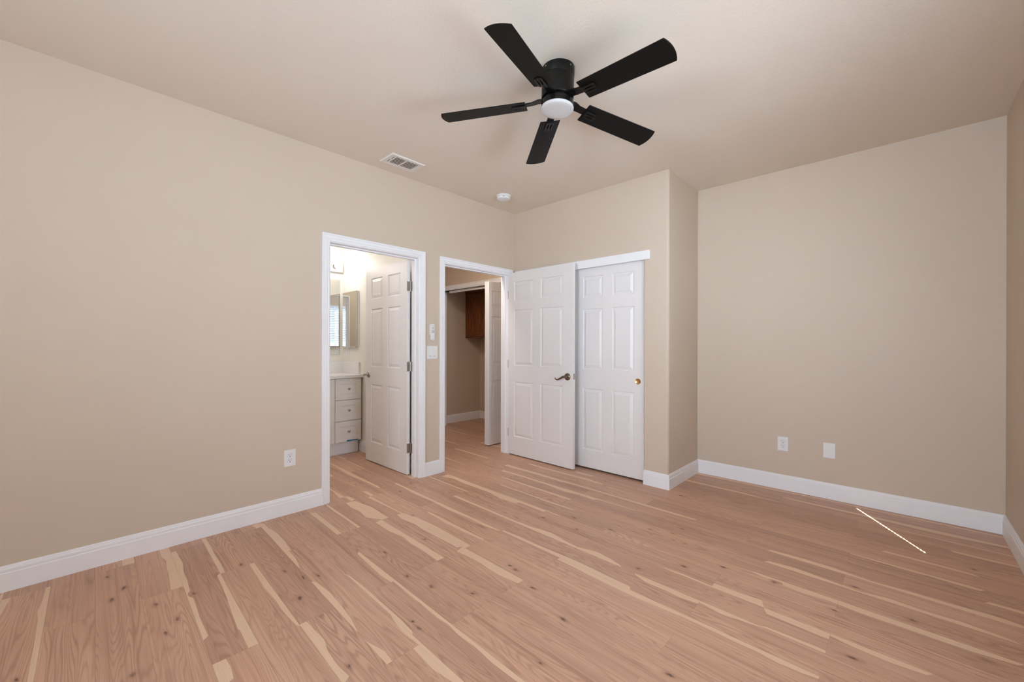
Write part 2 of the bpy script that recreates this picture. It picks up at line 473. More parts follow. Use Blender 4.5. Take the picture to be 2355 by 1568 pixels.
for k in range(-19, 32):
    base = .105 if k % 2 else .59
    for n in range(-4, 5):
        xa, xb = base + 1.22*n, base + 1.22*(n+1)
        if xb < XMIN or xa > XMAX: continue
        r1, r2 = rf.random(), rf.random()
        PLANKATTR[(k, n)] = (r1, r2)
        xa, xb = max(xa, XMIN), min(xb, XMAX)
        lows = [s for s in SAP.get('%dl' % k, [])]
        highs = [s for s in SAP.get('%dh' % k, [])]
        known = -1 <= k <= 23
        def visible(x): return known and x > -.02
        # unseen planks get their own random sapwood edge
        ph, w0, side = rf.random()*6, rf.choice((0, 0, .12, .18, .25)), rf.choice('lh')
        def width(x, which):
            if visible(x):
                return strip_at(lows if which == 'l' else highs, x)
            if w0 and side == which:
                return max(0, w0*(.8 + .5*math.sin(x*3.1+ph) + .2*math.sin(x*9.3+ph*2)))
            return 0.0
        st = [xa + eps_u]
        x = math.ceil((xa+.004)/.02)*.02
        while x < xb - .004:
            st.append(x)
            x += .02
        st.append(xb - eps_u)
        for x0, x1 in zip(st, st[1:]):
            xm0, xm1 = min(max(x0, xa+.002), xb-.002), min(max(x1, xa+.002), xb-.002)
            l0, l1 = width(xm0, 'l'), width(xm1, 'l')
            h0, h1 = width(xm0, 'h'), width(xm1, 'h')
            l0, l1, h0, h1 = [min(w, .8) for w in (l0, l1, h0, h1)]
            va, vb = k + eps_v, k + 1 - eps_v
            a0, a1 = max(k+l0, va), max(k+l1, va)
            b0, b1 = min(k+1-h0, vb), min(k+1-h1, vb)
            if l0 > .012 or l1 > .012:
                pface([(x0, va, 0), (x1, va, 0), (x1, a1, 0), (x0, a0, 0)], (r1, r2, 1.0))
            else: a0 = a1 = va
            if h0 > .012 or h1 > .012:
                pface([(x0, b0, 0), (x1, b1, 0), (x1, vb, 0), (x0, vb, 0)], (r1, r2, 1.0))
            else: b0 = b1 = vb
            pface([(x0, a0, 0), (x1, a1, 0), (x1, b1, 0), (x0, b0, 0)], (r1, r2, 0.0))
for ki, (kx, ky) in enumerate(KNOTS):
    kz = .00012 + .00003*ki
    v = vrow(kx, ky)
    k = math.floor(v)
    base = .105 if k % 2 else .59
    n = math.floor((kx-base)/1.22)
    if (k, n) not in PLANKATTR: continue
    r1, r2 = PLANKATTR[(k, n)]
    ru, rv = rf.uniform(.035, .06), rf.uniform(.11, .17)
    rv = min(rv, (v-k)*.98, (k+1-v)*.98)
    if rv < .02: continue
    sk = rf.uniform(-.3, .3)
    for i in range(20):
        a0, a1 = 2*PI*i/20, 2*PI*(i+1)/20
        P = [(kx, v, kz)] + [(kx + ru*math.cos(a) + sk*ru*math.sin(a), v + rv*math.sin(a), kz) for a in (a0, a1)]
        pface(P, (r1, r2, 0.0), 0, [1.0, 0.0, 0.0])
# the dark tongue below the seams
y0, y1 = -6.35, 1.4
for f in ([(XMIN, y0, -.003), (XMAX, y0, -.003), (XMAX, y1, -.003), (XMIN, y1, -.003)],):
    fc = bm.faces.new([bm.verts.new(p) for p in f])
    fc.material_index = 1
    for lp in fc.loops: lp[ca] = (0, 0, 0, 0)
me = bpy.data.meshes.new('floor')
bm.normal_update()
for f in bm.faces:
    if f.normal.z < 0: f.normal_flip()
bm.to_mesh(me)
bm.free()
fl = bpy.data.objects.new('floor', me)
COL.objects.link(fl)
me.materials.append(M['floor'])
me.materials.append(M['gap'])
tag(fl, 'reddish tan wood plank floor with pale sapwood streaks', 'floor', kind='structure')

# ---------------------------------------------------------------- walls and ceiling
def struct(name, bm, m, label, cat, **kw):
    return tag(obj(name, bm, m, **kw), label, cat, kind='structure')

bm = bmesh.new()
box(bm, -4.1, R_X+.12, FY-.12, 1.45, H, H+.12)
struct('ceiling', bm, M['ceiling'], 'beige textured ceiling above the empty bedroom', 'ceiling')

bm = bmesh.new()
wallbox(bm, 'y', -T, 0, FY-.12, 1.45, 0, H, [(D1[0]-.02, D1[1]+.02, 0, D1[2]+.02), (D2[0]-.02, D2[1]+.02, 0, D2[2]+.02)])
struct('wall_left', bm, M['wall'], 'long beige wall on the left with two doorways', 'wall')

def arc_pts(cx, cy, r, a0, a1, n):
    return [(cx + r*math.cos(a0+(a1-a0)*i/n), cy + r*math.sin(a0+(a1-a0)*i/n)) for i in range(n+1)]
bm = bmesh.new()
wallbox(bm, 'x', 0, T, 0.0, CL[1], 0, H, [(CL[0], CL[1], 0, CL[2])])
r = .022
prism(bm, [(CL[1], 0)] + arc_pts(B_X-r, r, r, -PI/2, 0, 8) + [(B_X, B_Y+.05), (B_X-T, B_Y+.05), (B_X-T, T), (CL[1], T)], 0, H)
o = struct('wall_closet', bm, M['wall'], 'beige closet wall with a rounded outer corner, right of the open white door', 'wall', smooth=30)

bm = bmesh.new()
wallbox(bm, 'x', B_Y, B_Y+.12, 0.0, R_X+.12, 0, H, [])
struct('wall_back', bm, M['wall'], 'plain beige wall with the outlet and blank plate', 'wall')

WB = (-1.06, -.44, .90, 2.2)      # side window: y0, y1, sill, head
bm = bmesh.new()
WN = (-2.45, -1.16, .95, 2.25)    # middle side window
WS = (-4.55, -2.70, .95, 2.25)    # second side window, beside the camera
wallbox(bm, 'y', R_X, R_X+.12, FY-.12, B_Y, 0, H, [WB, WS, WN])
struct('wall_right', bm, M['wall'], 'beige wall at the right edge of the picture', 'wall')

WF = (1.80, 3.60, .9, 2.3)         # window behind the camera: x0, x1, sill, head
bm = bmesh.new()
wallbox(bm, 'x', FY-.12, FY, 0.0, R_X, 0, H, [WF])
struct('wall_front', bm, M['wall'], 'beige window wall opposite the closet', 'wall')

bm = bmesh.new()
wallbox(bm, 'y', BATH_X-.1, BATH_X, -3.4, BATH_Y, 0, H, [])
struct('wall_vanity', bm, M['bath'], 'cream bathroom wall behind the vanity', 'wall')
bm = bmesh.new()
box(bm, -4.0, -T, BATH_Y, BATH_Y+.06, 0, H)
struct('wall_bathroom', bm, M['bath'], 'cream bathroom side wall with the medicine cabinet', 'wall')
bm = bmesh.new()
box(bm, -4.0, -T, BATH_Y+.06, BATH_Y+.12, 0, H)
struct('wall_hall', bm, M['wall'], 'beige hall wall backing onto the bathroom', 'wall')
bm = bmesh.new()
box(bm, BATH_X-.1, -T, -3.4, -3.3, 0, H)
struct('wall_shower', bm, M['bath'], 'cream far wall of the bathroom', 'wall')

LO = (-1.862, -.36, 2.045)
bm = bmesh.new()
wallbox(bm, 'x', LAU_Y, LAU_Y+.1, -4.0, -T, 0, H, [(LO[0], LO[1], 0, LO[2])])
struct('wall_laundry', bm, M['wall'], 'shaded beige wall above the laundry closet opening', 'wall')
bm = bmesh.new()
box(bm, LAU_X-.1, LAU_X, LAU_Y+.1, LAU_B, 0, H)
struct('wall_laundry_side', bm, M['wall'], 'dim beige side wall inside the laundry closet', 'wall')
bm = bmesh.new()
box(bm, LAU_X-.1, -T, LAU_B, LAU_B+.1, 0, H)
struct('wall_laundry_back', bm, M['wall'], 'dim beige back wall below the oak cabinet', 'wall')
bm = bmesh.new()
box(bm, -4.1, -4.0, BATH_Y, LAU_Y+.1, 0, H)
struct('wall_hall_end', bm, M['wall'], 'beige end wall of the hall', 'wall')

# ---------------------------------------------------------------- trim
BASE_PROF = [(0, 0), (.015, 0), (.015, .090), (.0135, .0935), (.0105, .095), (.0105, .098), (.0125, .100), (.0125, .110),
             (.0095, .1135), (.0085, .117), (.0085, .121), (.006, .1255), (.003, .127), (0, .127)]
def sweep(bm, path, prof, closed=False):
    """path of (x, y); the profile offsets to the right-hand side of the walking direction"""
    P = [Vector((p[0], p[1])) for p in path]
    n = len(P)
    rows = []
    for i, p in enumerate(P):
        def nrm(a, b):
            d = (b-a).normalized()
            return Vector((d.y, -d.x))
        ns = []
        if i > 0: ns.append(nrm(P[i-1], p))
        if i < n-1: ns.append(nrm(p, P[i+1]))
        if len(ns) == 2:
            m = (ns[0]+ns[1])
            m = m / (m.length_squared/2) if m.length > 1e-6 else ns[0]
        else: m = ns[0]
        rows.append([bm.verts.new((p.x + m.x*o_, p.y + m.y*o_, z)) for o_, z in prof])
    for A, B in zip(rows, rows[1:]):
        for j in range(len(prof)):
            k = (j+1) % len(prof)
            bm.faces.new([A[j], A[k], B[k], B[j]])
    bm.faces.new(rows[0])
    bm.faces.new(rows[-1][::-1])

def baseboard(name, path, label):
    bm = bmesh.new()
    sweep(bm, path, BASE_PROF)
    return struct(name, bm, M['trim'], label, 'baseboard')
CW = .060
baseboard('baseboard_left', [(0, FY), (0, D1[0]-.006-CW)][::1], 'white baseboard running along the long left wall')
baseboard('baseboard_middle', [(0, D1[1]+.006+CW), (0, D2[0]-.006-CW+.004)], 'short white baseboard between the two doorways')
baseboard('baseboard_closet', [(CL[1]-.004, 0), (B_X, 0), (B_X, B_Y), (R_X, B_Y), (R_X, FY)], 'white baseboard wrapping the closet corner, alcove and right wall')
baseboard('baseboard_front', [(R_X-.02, FY), (.02, FY)], 'white baseboard below the window wall')
baseboard('baseboard_bathroom', [(-1.342, BATH_Y), (-T, BATH_Y)], 'white baseboard beside the bathroom vanity')
baseboard('baseboard_laundry', [(LAU_X, LAU_Y+.1), (LAU_X, LAU_B), (-T, LAU_B)], 'dim white baseboard in the laundry closet')

CAS_PROF = [(0, 0), (0, .007), (.004, .010), (.014, .011), (.016, .009), (.020, .009), (.024, .0125), (.040, .0135),
            (.042, .0115), (.045, .0115), (.048, .016), (.057, .0165), (.060, .014), (.060, 0)]
def casing(name, axis, plane, sgn, a0, a1, top, label, width=CW, cut_right=None):
    """door casing on a wall plane; axis = horizontal direction, sgn = side it stands out to"""
    bm = bmesh.new()
    rows = []
    for (a, z, da, dz) in ((a0, 0, -1, 0), (a0, top, -1, 1), (a1, top, 1, 1), (a1, 0, 1, 0)):
        row = []
        for o_, t in CAS_PROF:
            o_ = o_*width/.060
            aa, zz, dd = a + da*o_, z + dz*o_, plane + sgn*t
            row.append(bm.verts.new((dd, aa, zz) if axis == 'y' else (aa, dd, zz)))
        rows.append(row)
    for A, B in zip(rows, rows[1:]):
        for j in range(len(CAS_PROF)):
            k = (j+1) % len(CAS_PROF)
            bm.faces.new([A[j], A[k], B[k], B[j]])
    bm.faces.new(rows[0])
    bm.faces.new(rows[-1])
    return struct(name, bm, M['trim'], label, 'door casing')
casing('trim_1', 'y', 0, 1, D1[0]-.006, D1[1]+.006, D1[2]+.006, 'white moulded casing around the bathroom doorway')
casing('trim_2', 'y', 0, 1, D2[0]-.006, D2[1]+.006, D2[2]+.006, 'white moulded casing around the hall doorway in the corner')
casing('trim_3', 'x', LAU_Y, -1, LO[0]+.008, LO[1]-.008, LO[2]+.008, 'white casing framing the laundry closet beyond the hall doorway')

def jamb(name, axis, c0, c1, a0, a1, top, label, stop=None):
    bm = bmesh.new()
    def b(p, q, r, s, z0, z1):
        if axis == 'y': box(bm, p, q, r, s, z0, z1)
        else: box(bm, r, s, p, q, z0, z1)
    b(c0, c1, a0-.019, a0, 0, top+.019)
    b(c0, c1, a1, a1+.019, 0, top+.019)
    b(c0, c1, a0, a1, top, top+.019)
    if stop:
        s0, s1 = stop
        b(s0, s1, a0, a0+.011, 0, top)
        b(s0, s1, a1-.011, a1, 0, top)
        b(s0, s1, a0+.011, a1-.011, top-.011, top)
    return struct(name, bm, M['trim'], label, 'door jamb', bevel=.0015, segs=1)
jamb('trim_4', 'y', -T-.002, .0015, D1[0], D1[1], D1[2], 'white jamb lining the bathroom doorway', (-.078, -.045))
jamb('trim_5', 'y', -T-.002, .0015, D2[0], D2[1], D2[2], 'white jamb lining the hall doorway', (-.072, -.038))
jamb('trim_6', 'x', LAU_Y-.0015, LAU_Y+.102, LO[0]+.015, LO[1]-.015, LO[2]-.0, 'white jamb lining the laundry closet opening')

bm = bmesh.new()
box(bm, .03, 1.634, -.020, 0, 1.992, 2.072)
struct('trim_7', bm, M['trim'], 'flat white header board above the sliding closet doors', 'trim', bevel=.002)
bm = bmesh.new()
box(bm, .06, 1.58, .026, .112, 2.005, 2.03)
struct('trim_8', bm, M['nickel'], 'sliding track behind the closet header board', 'track')

# ---------------------------------------------------------------- six panel doors
PROF = [(0, 0), (.002, .0085), (.008, .0100), (.012, .0092), (.040, .0012), (.0425, .0024), (.046, .0024)]
def panel_door(bm, w, z0, z1, cols, rows, th):
    """moulded door in local x (width), y (thickness, front face at y=0), z"""
    xs = sorted({0, w, *[c for p in cols for c in p]})
    zs = sorted({z0, z1, *[r for p in rows for r in p]})
    for front in (True, False):
        def V(x, z, d):
            y = d if front else th - d
            return bm.verts.new((x, y, z))
        for xa, xb in zip(xs, xs[1:]):
            for za, zb in zip(zs, zs[1:]):
                if any(abs(xa-c[0]) < 1e-6 for c in cols) and any(abs(za-r[0]) < 1e-6 for r in rows):
                    rings = []
                    for i, d in PROF:
                        rings.append([V(xa+i, za+i, d), V(xb-i, za+i, d), V(xb-i, zb-i, d), V(xa+i, zb-i, d)])
                    for A, B in zip(rings, rings[1:]):
                        for j in range(4):
                            bm.faces.new([A[j], A[(j+1) % 4], B[(j+1) % 4], B[j]])
                    bm.faces.new(rings[-1])
                else:
                    bm.faces.new([V(xa, za, 0), V(xb, za, 0), V(xb, zb, 0), V(xa, zb, 0)])
    for (p, q) in (((0, z0), (w, z0)), ((w, z0), (w, z1)), ((w, z1), (0, z1)), ((0, z1), (0, z0))):
        bm.faces.new([bm.verts.new((p[0], 0, p[1])), bm.verts.new((q[0], 0, q[1])), bm.verts.new((q[0], th, q[1])), bm.verts.new((p[0], th, p[1]))])
    bmesh.ops.remove_doubles(bm, verts=bm.verts[:], dist=1e-5)

def hinge_bm():
    """hinge at local origin: leaf on the door edge to -y, jamb leaf to +y... knuckle along z"""
    bm = bmesh.new()
    return bm

ROWS = [(.213, .822), (1.006, 1.615), (1.722, 1.932)]
# bathroom door, swung into the bathroom
D1L = empty('door_1', (-.137, -1.3335, 0))
tag(D1L, 'white six panel door standing open inside the bathroom', 'door', kind='structure')
bm = bmesh.new()
panel_door(bm, .788, .012, 2.030, [(.112, .343), (.450, .680)], [(.216, .822), (1.006, 1.606), (1.710, 1.925)], .0335)
for v in bm.verts: v.co.x = -v.co.x
obj('leaf', bm, M['door'], D1L)
for zc in (1.785, 1.027, .257):
    hg = bmesh.new()
    # plate on the door edge, barrel, plate on the jamb
    pts = [(-.010, -.0445), (.0, -.0445)]
    box(hg, .0, .0016, .001, .0325, zc-.0445, zc+.0445)
    lathe(hg, [(0, -.0455), (.0062, -.0455), (.0062, .0455), (0, .0455)], 16, 'z', (.0045, .0375, zc))
    box(hg, .004, .034, .0365, .0383, zc-.0445, zc+.0445)
    for dz in (-.03, 0, .03):
        lathe(hg, [(0, .0008), (.0032, .0008), (.0036, 0)], 10, 'x', (.0016, .017 + (.006 if dz else -.006), zc+dz))
    obj('hinge', hg, M['nickel'], D1L, smooth=40)['label'] = 'satin nickel butt hinge'
kb = bmesh.new()
lathe(kb, [(0, -.060), (.009, -.060), (.0125, -.054), (.0125, -.046), (.0095, -.040), (.0095, -.018), (.014, -.012), (.030, -.008), (.033, -.003), (.033, 0), (0, 0)], 32, 'y', (-.728, 0, .917))
tube(kb, [(-.728, -.052, .917), (-.715, -.054, .918), (-.700, -.054, .917)], [.0075, .007, .006], 12)
obj('door_handle', kb, M['nickel'], D1L, smooth=40)['label'] = 'satin nickel door handle'

# bedroom door, folded back against the closet
ANG = math.atan2(-.021, .896)
D2L = empty('door_2', (.004, -.099, 0), (0, 0, ANG))
tag(D2L, 'white six panel door swung open in front of the closet', 'door', kind='structure')
bm = bmesh.new()
panel_door(bm, .896, .012, 2.042, [(.088, .374), (.476, .770)], [(.214, .824), (1.006, 1.622), (1.728, 1.935)], .036)
obj('leaf', bm, M['door'], D2L)
lv = bmesh.new()
lathe(lv, [(0, -.013), (.012, -.013), (.022, -.012), (.032, -.008), (.036, -.003), (.0365, 0), (0, 0)], 40, 'y', (.830, 0, .918))
lathe(lv, [(0, -.052), (.008, -.052), (.0115, -.048), (.0115, -.014), (.013, -.010)], 24, 'y', (.830, 0, .918))
pts, rad = [], []
for i in range(22):
    t = i/21
    x = .830 - .122*t
    z = .921 - .034*(3*min(1, t/.78)**2 - 2*min(1, t/.78)**3) + (.020*((t-.78)/.22)**2 if t > .78 else 0)
    pts.append((x, -.049 - .004*math.sin(PI*t), z))
    rad.append(.0078*(1-t)**.8 + .0042)
tube(lv, pts, rad, 14, (.75, 1.0))
obj('lever_handle', lv, M['bronze'], D2L, smooth=50)['label'] = 'dark nickel wave lever with round rose'
lb = bmesh.new()
lathe(lb, [(0, .049), (.036, .049), (.036, .036), (0, .036)], 32, 'y', (.830, 0, .918))
tube(lb, [(p[0], .036 - p[1], p[2]) for p in pts], rad, 12)
obj('lever_handle', lb, M['bronze'], D2L, smooth=50)['label'] = 'dark nickel lever on the hidden side'
lp = bmesh.new()
box(lp, .8955, .8968, .006, .030, .893, .952)
obj('latch_plate', lp, M['nickel'], D2L, bevel=.0005)['label'] = 'nickel latch plate in the door edge'
lp = bmesh.new()
box(lp, .8966, .904, .011, .025, .914, .931)
obj('latch_bolt', lp, M['chrome'], D2L, bevel=.002)
for zc in (1.80, 1.02, .25):
    hg = bmesh.new()
    lathe(hg, [(0, -.0455), (.0062, -.0455), (.0062, .0455), (0, .0455)], 16, 'z', (-.006, .0045, zc))
    box(hg, -.0015, 0, .004, .034, zc-.0445, zc+.0445)
    obj('hinge', hg, M['nickel'], D2L, smooth=40)

# sliding closet doors
def closet_door(name, x0, x1, yf, label, pull):
    e = empty(name, (x0, yf, 0))
    tag(e, label, 'door', kind='structure')
    w = x1 - x0
    bm = bmesh.new()
    c = [(.116, .341), (.444, .667)] if pull else [(.10, .325), (.43, .655)]
    panel_door(bm, w, .018, 2.012, c, [(.195, .802), (.996, 1.593), (1.706, 1.914)], .034)
    obj('leaf', bm, M['door'], e)
    pb = bmesh.new()
    px = .707 if pull else .06
    lathe(pb, [(0, -.0012), (.019, -.0012), (.0215, -.0035), (.0255, -.0045), (.0272, -.0025), (.0275, 0)], 40, 'y', (px, 0, .904))
    obj('finger_pull', pb, M['brass'], e, smooth=60)['label'] = 'round brass finger pull'
    return e
closet_door('door_3', .800, 1.567, .030, 'white six panel sliding closet door with a round brass pull', True)
closet_door('door_4', .062, .830, .072, 'white sliding closet door hidden behind the open door', False)

# folded bifold door of the laundry closet
BF = empty('door_5', (-.4035, -.018, 0))
tag(BF, 'white bifold door folded open beyond the hall doorway', 'door', kind='structure')
for i, xo in enumerate((0, -.0375)):
    bm = bmesh.new()
    panel_door(bm, .356, .014, 2.005, [(.052, .304)], [(.234, .804), (1.0, 1.585), (1.702, 1.900)], .0345)
    for v in bm.verts: v.co = (xo - v.co.y, v.co.x, v.co.z)
    obj('leaf', bm, M['door'], BF)
bm = bmesh.new()
box(bm, -1.70, -.40, LAU_Y+.035, LAU_Y+.065, 2.012, 2.045)
struct('trim_9', bm, M['trim'], 'white bifold track under the laundry closet head', 'track')

# ---------------------------------------------------------------- ceiling fan
FX, FYY, FTX, FTY = 1.880, -1.670, -.0070, -.0325
nrm_ = Vector((FTX, FTY, -1)).normalized()
exv = Vector((0, 1, 0)).cross(-nrm_).normalized()
eyv = (-nrm_).cross(exv)
FM = Matrix(((exv.x, eyv.x, -nrm_.x, FX), (exv.y, eyv.y, -nrm_.y, FYY), (exv.z, eyv.z, -nrm_.z, H), (0, 0, 0, 1)))
fan = empty('ceiling_fan', mat=FM)
tag(fan, 'black five blade ceiling fan with a round white light', 'ceiling fan')
bm = bmesh.new()
lathe(bm, [(0, .004), (.0885, .004), (.0885, -.050), (.0875, -.0515), (0, -.0515)], 64)
obj('canopy', bm, M['black'], fan, smooth=40)
for a in (4.52, 6.20, 1.38, 3.06):
    bm = bmesh.new()
    lathe(bm, [(0, .0025), (.003, .0022), (.0042, 0), (.0042, -.003)], 12, 'x')
    obj('canopy_screw', bm, M['nickel'], fan, loc=(.0882*math.cos(a), .0882*math.sin(a), -.018), rot=(0, 0, a))
bm = bmesh.new()
lathe(bm, [(0, -.0525), (.0865, -.0525), (.0875, -.0535), (.0875, -.160), (.085, -.1645), (0, -.1645)], 64)
obj('motor_housing', bm, M['black'], fan, smooth=40)
bm = bmesh.new()
lathe(bm, [(0, -.1645), (.072, -.1645), (.072, -.180), (0, -.180)], 48)
obj('rotor', bm, M['black'], fan, smooth=40)
bm = bmesh.new()
lathe(bm, [(0, -.180), (.083, -.180), (.0870, -.183), (.0875, -.213), (.084, -.2145), (0, -.2145)], 64)
obj('light_ring', bm, M['black'], fan, smooth=40)
bm = bmesh.new()
lathe(bm, [(0, -.2145), (.0880, -.2145), (.0893, -.218), (.0885, -.2225), (.085, -.2262), (.078, -.2285), (.05, -.2300), (0, -.2305)], 64)
obj('lamp_lens', bm, M['lens'], fan, smooth=60)['label'] = 'round frosted white lamp lens'
TH0, PT = -1.3136, -.206
def bar_sections(bm, secs):
    rows = []
    for r, z, hw, th, tw, off in secs:
        row = []
        for (yy, zz) in ((-hw, -th/2), (hw, -th/2), (hw, th/2), (-hw, th/2)):
            y = yy + off
            row.append(bm.verts.new((r, y*math.cos(tw) - zz*math.sin(tw), z + y*math.sin(tw) + zz*math.cos(tw))))
        rows.append(row)
    for A, B in zip(rows, rows[1:]):
        for j in range(4): bm.faces.new([A[j], A[(j+1) % 4], B[(j+1) % 4], B[j]])
    bm.faces.new(rows[0])
    bm.faces.new(rows[-1])
for i in range(5):
    a = TH0 + i*2*PI/5
    bm = bmesh.new()
    bar_sections(bm, [(.060, -.170, .024, .008, PT*.6, 0), (.108, -.171, .025, .008, PT, 0), (.122, -.176, .024, .008, PT, 0),
                      (.140, -.1805, .021, .007, PT, .0), (.176, -.1852, .021, .007, PT, .0), (.215, -.1880, .024, .007, PT, 0)])
    obj('blade_arm', bm, M['black'], fan, bevel=.002, rot=(0, 0, a))
    bm = bmesh.new()
    r0, r1, hw0, hw1 = .172, .6413, BLADE_HW0, .0672
    pts = [(r0, -hw0), (r1, -hw1)]
    # shallow rounded tip through (.6574, 0)
    s_ = .6574 - r1
    R_ = (hw1*hw1 + s_*s_)/(2*s_)
    a_ = math.asin(hw1/R_)
    for q in range(1, 12):
        b = -a_ + 2*a_*q/12
        pts.append((.6574 - R_ + R_*math.cos(b), R_*math.sin(b)))
    pts += [(r1, hw1), (r0, hw0)]
    prism(bm, pts, -.0025, .0025)
    bl = obj('blade', bm, M['blade'], fan, bevel=.001, segs=1)
    bl.matrix_local = Matrix.Rotation(a, 4, 'Z') @ Matrix.Translation((0, 0, -.1803)) @ Matrix.Rotation(.0645, 4, 'Y') @ Matrix.Rotation(PT, 4, 'X')
    bm = bmesh.new()
    for yy in (-.0185, 0, .0185):
        pr = [(.180, yy-.0052), (.252 if yy == 0 else .246, yy-.0052), (.257 if yy == 0 else .250, yy), (.252 if yy == 0 else .246, yy+.0052), (.180, yy+.0052)]
        prism(bm, pr, -.0105, -.0025)
    prism(bm, [(.178, -.024), (.196, -.024), (.196, .024), (.178, .024)], -.0085, -.0024)
    prism(bm, [(.232, -.0237), (.243, -.0237), (.250, -.016), (.252, .016), (.243, .0237), (.232, .0237)], -.0075, -.0023)
    bk = obj('blade_bracket', bm, M['black'], bl, bevel=.002)

# ---------------------------------------------------------------- small things on ceiling and walls
vent = empty('air_vent', (.242, -1.617, H))
tag(vent, 'white rectangular air vent in the ceiling beside the left wall', 'air vent')
bm = bmesh.new()
def ring_rect(bm, o0, o1, z0, z1):
    (ax, ay), (bx, by) = o0, o1
    A = [bm.verts.new((sx*ax, sy*ay, z0)) for sx, sy in ((-1, -1), (1, -1), (1, 1), (-1, 1))]
    B = [bm.verts.new((sx*bx, sy*by, z1)) for sx, sy in ((-1, -1), (1, -1), (1, 1), (-1, 1))]
    for j in range(4): bm.faces.new([A[j], A[(j+1) % 4], B[(j+1) % 4], B[j]])
ring_rect(bm, (.1005, .153), (.1005, .153), 0, -.004)
ring_rect(bm, (.1005, .153), (.094, .1465), -.004, -.0095)
ring_rect(bm, (.094, .1465), (.062, .1145), -.0095, -.0075)
ring_rect(bm, (.062, .1145), (.060, .1125), -.0075, -.001)
obj('frame', bm, M['louver'], vent)
bm = bmesh.new()
box(bm, -.062, .062, -.1145, .1145, -.0016, -.0008)  # flat dark plate standing in for shade inside the duct
obj('duct_shade', bm, M['slot'], vent)['label'] = 'dark plate painting the shade in the duct behind the louvers'
for s in (-1, 1):
    for q in range(6):
        bm = bmesh.new()
        x = -.0535 + q*.0205
        yc0, yc1 = (.006, .1125) if s > 0 else (-.1125, -.006)
        if s < 0: yc0 = -.094
        vs = [bm.verts.new(p) for p in ((x-.0040, yc0, -.0082), (x+.0036, yc0, -.0078), (x+.0036, yc1, -.0078), (x-.0040, yc1, -.0082))]
        bm.faces.new(vs)
        vs = [bm.verts.new(p) for p in ((x-.0048, yc0, -.0072), (x-.0040, yc0, -.0082), (x-.0040, yc1, -.0082), (x-.0048, yc1, -.0072))]
        bm.faces.new(vs)
        obj('louver', bm, M['louver'], vent)
bm = bmesh.new()
box(bm, -.060, .060, -.005, .005, -.0082, -.002)
obj('crossbar', bm, M['louver'], vent)
bm = bmesh.new()
box(bm, -.060, .060, -.104, -.094, -.0082, -.002)
obj('crossbar', bm, M['louver'], vent)
bm = bmesh.new()
box(bm, -.012, .012, -.110, -.107, -.013, -.003)
obj('damper_lever', bm, M['louver'], vent)

sd = empty('smoke_detector', (.321, -.507, H))
tag(sd, 'round white smoke detector on the ceiling in the corner', 'smoke detector')
bm = bmesh.new()
lathe(bm, [(0, 0), (.071, 0), (.071, -.010), (.067, -.0135), (0, -.0135)], 48)
obj('base', bm, M['plastic'], sd, smooth=40)
bm = bmesh.new()
lathe(bm, [(0, -.0135), (.060, -.0135), (.060, -.017), (.0675, -.018), (.068, -.030), (.064, -.037), (.052, -.0415), (.03, -.0435), (0, -.044)], 48)
obj('cover', bm, M['plastic'], sd, smooth=35)
for aa in (3.75, 5.4):
    bm = bmesh.new()
    n = 5
    for q in range(n):
        t0, t1 = aa + .2*q/n, aa + .2*(q+1)/n
        R0, R1 = .0684, .0684
        vs = [bm.verts.new((R0*math.cos(t), R0*math.sin(t), z)) for t, z in ((t0, -.022), (t1, -.022), (t1, -.028), (t0, -.028))]
        bm.faces.new(vs)
    obj('sounder_slot', bm, M['grey'], sd)
bm = bmesh.new()
lathe(bm, [(0, -.0458), (.009, -.0458), (.011, -.044), (.011, -.042)], 20, 'z', (.018, -.012, 0))
obj('test_button', bm, M['plastic'], sd, smooth=40)

def plate_bm(w, h, t=.006):
    bm = bmesh.new()
    box(bm, -w/2, w/2, -t, 0, -h/2, h/2)
    return bm
def outlet(loc, rz, label, w=.079, h=.121):
    e = empty('power_outlet', loc, (0, 0, rz))
    tag(e, label, 'power outlet')
    obj('cover_plate', plate_bm(w, h), M['plastic'], e, bevel=.003)
    for zc in (.0195, -.0195):
        bm = bmesh.new()
        r = .0172
        pts = []
        for q in range(32):
            a = 2*PI*q/32
            pts.append((r*math.cos(a), max(-.0142, min(.0142, r*math.sin(a)))))
        A = [bm.verts.new((x, -.0075, z+zc)) for x, z in pts]
        B = [bm.verts.new((x, -.004, z+zc)) for x, z in pts]
        bm.faces.new(A)
        for q in range(32): bm.faces.new([A[q], A[(q+1) % 32], B[(q+1) % 32], B[q]])
        rc = obj('receptacle', bm, M['plastic'], e)
        bm = bmesh.new()
        box(bm, -.0078, -.0053, -.0079, -.0070, zc+.0005, zc+.0095)
        box(bm, .0053, .0075, -.0079, -.0070, zc+.0015, zc+.0085)
        lathe(bm, [(0, -.0079), (.0031, -.0079), (.0031, -.0070)], 14, 'y', (0, 0, zc-.0075))
        obj('slot', bm, M['slot'], rc)['label'] = 'dark plug slots'
        # outline groove round the receptacle face
        bm = bmesh.new()
        for q in range(32):
            q2 = (q+1) % 32
            vs = [bm.verts.new((pts[k][0]*s, -.0062, pts[k][1]*s+zc)) for k, s in ((q, 1.0), (q2, 1.0), (q2, 1.045), (q, 1.045))]
            bm.faces.new(vs)
        obj('rim', bm, M['grey'], rc)
    bm = bmesh.new()
    lathe(bm, [(0, -.0072), (.0022, -.0070), (.0032, -.006)], 12, 'y')
    obj('screw', bm, M['plastic'], e, smooth=60)
    return e
outlet((0, -2.400, .405), PI/2, 'white duplex power outlet low on the long left wall')
outlet((2.509, B_Y, .391), 0, 'white duplex power outlet on the back wall, beside the blank plate')
bp = empty('blank_cover_plate', (2.8255, B_Y, .388))
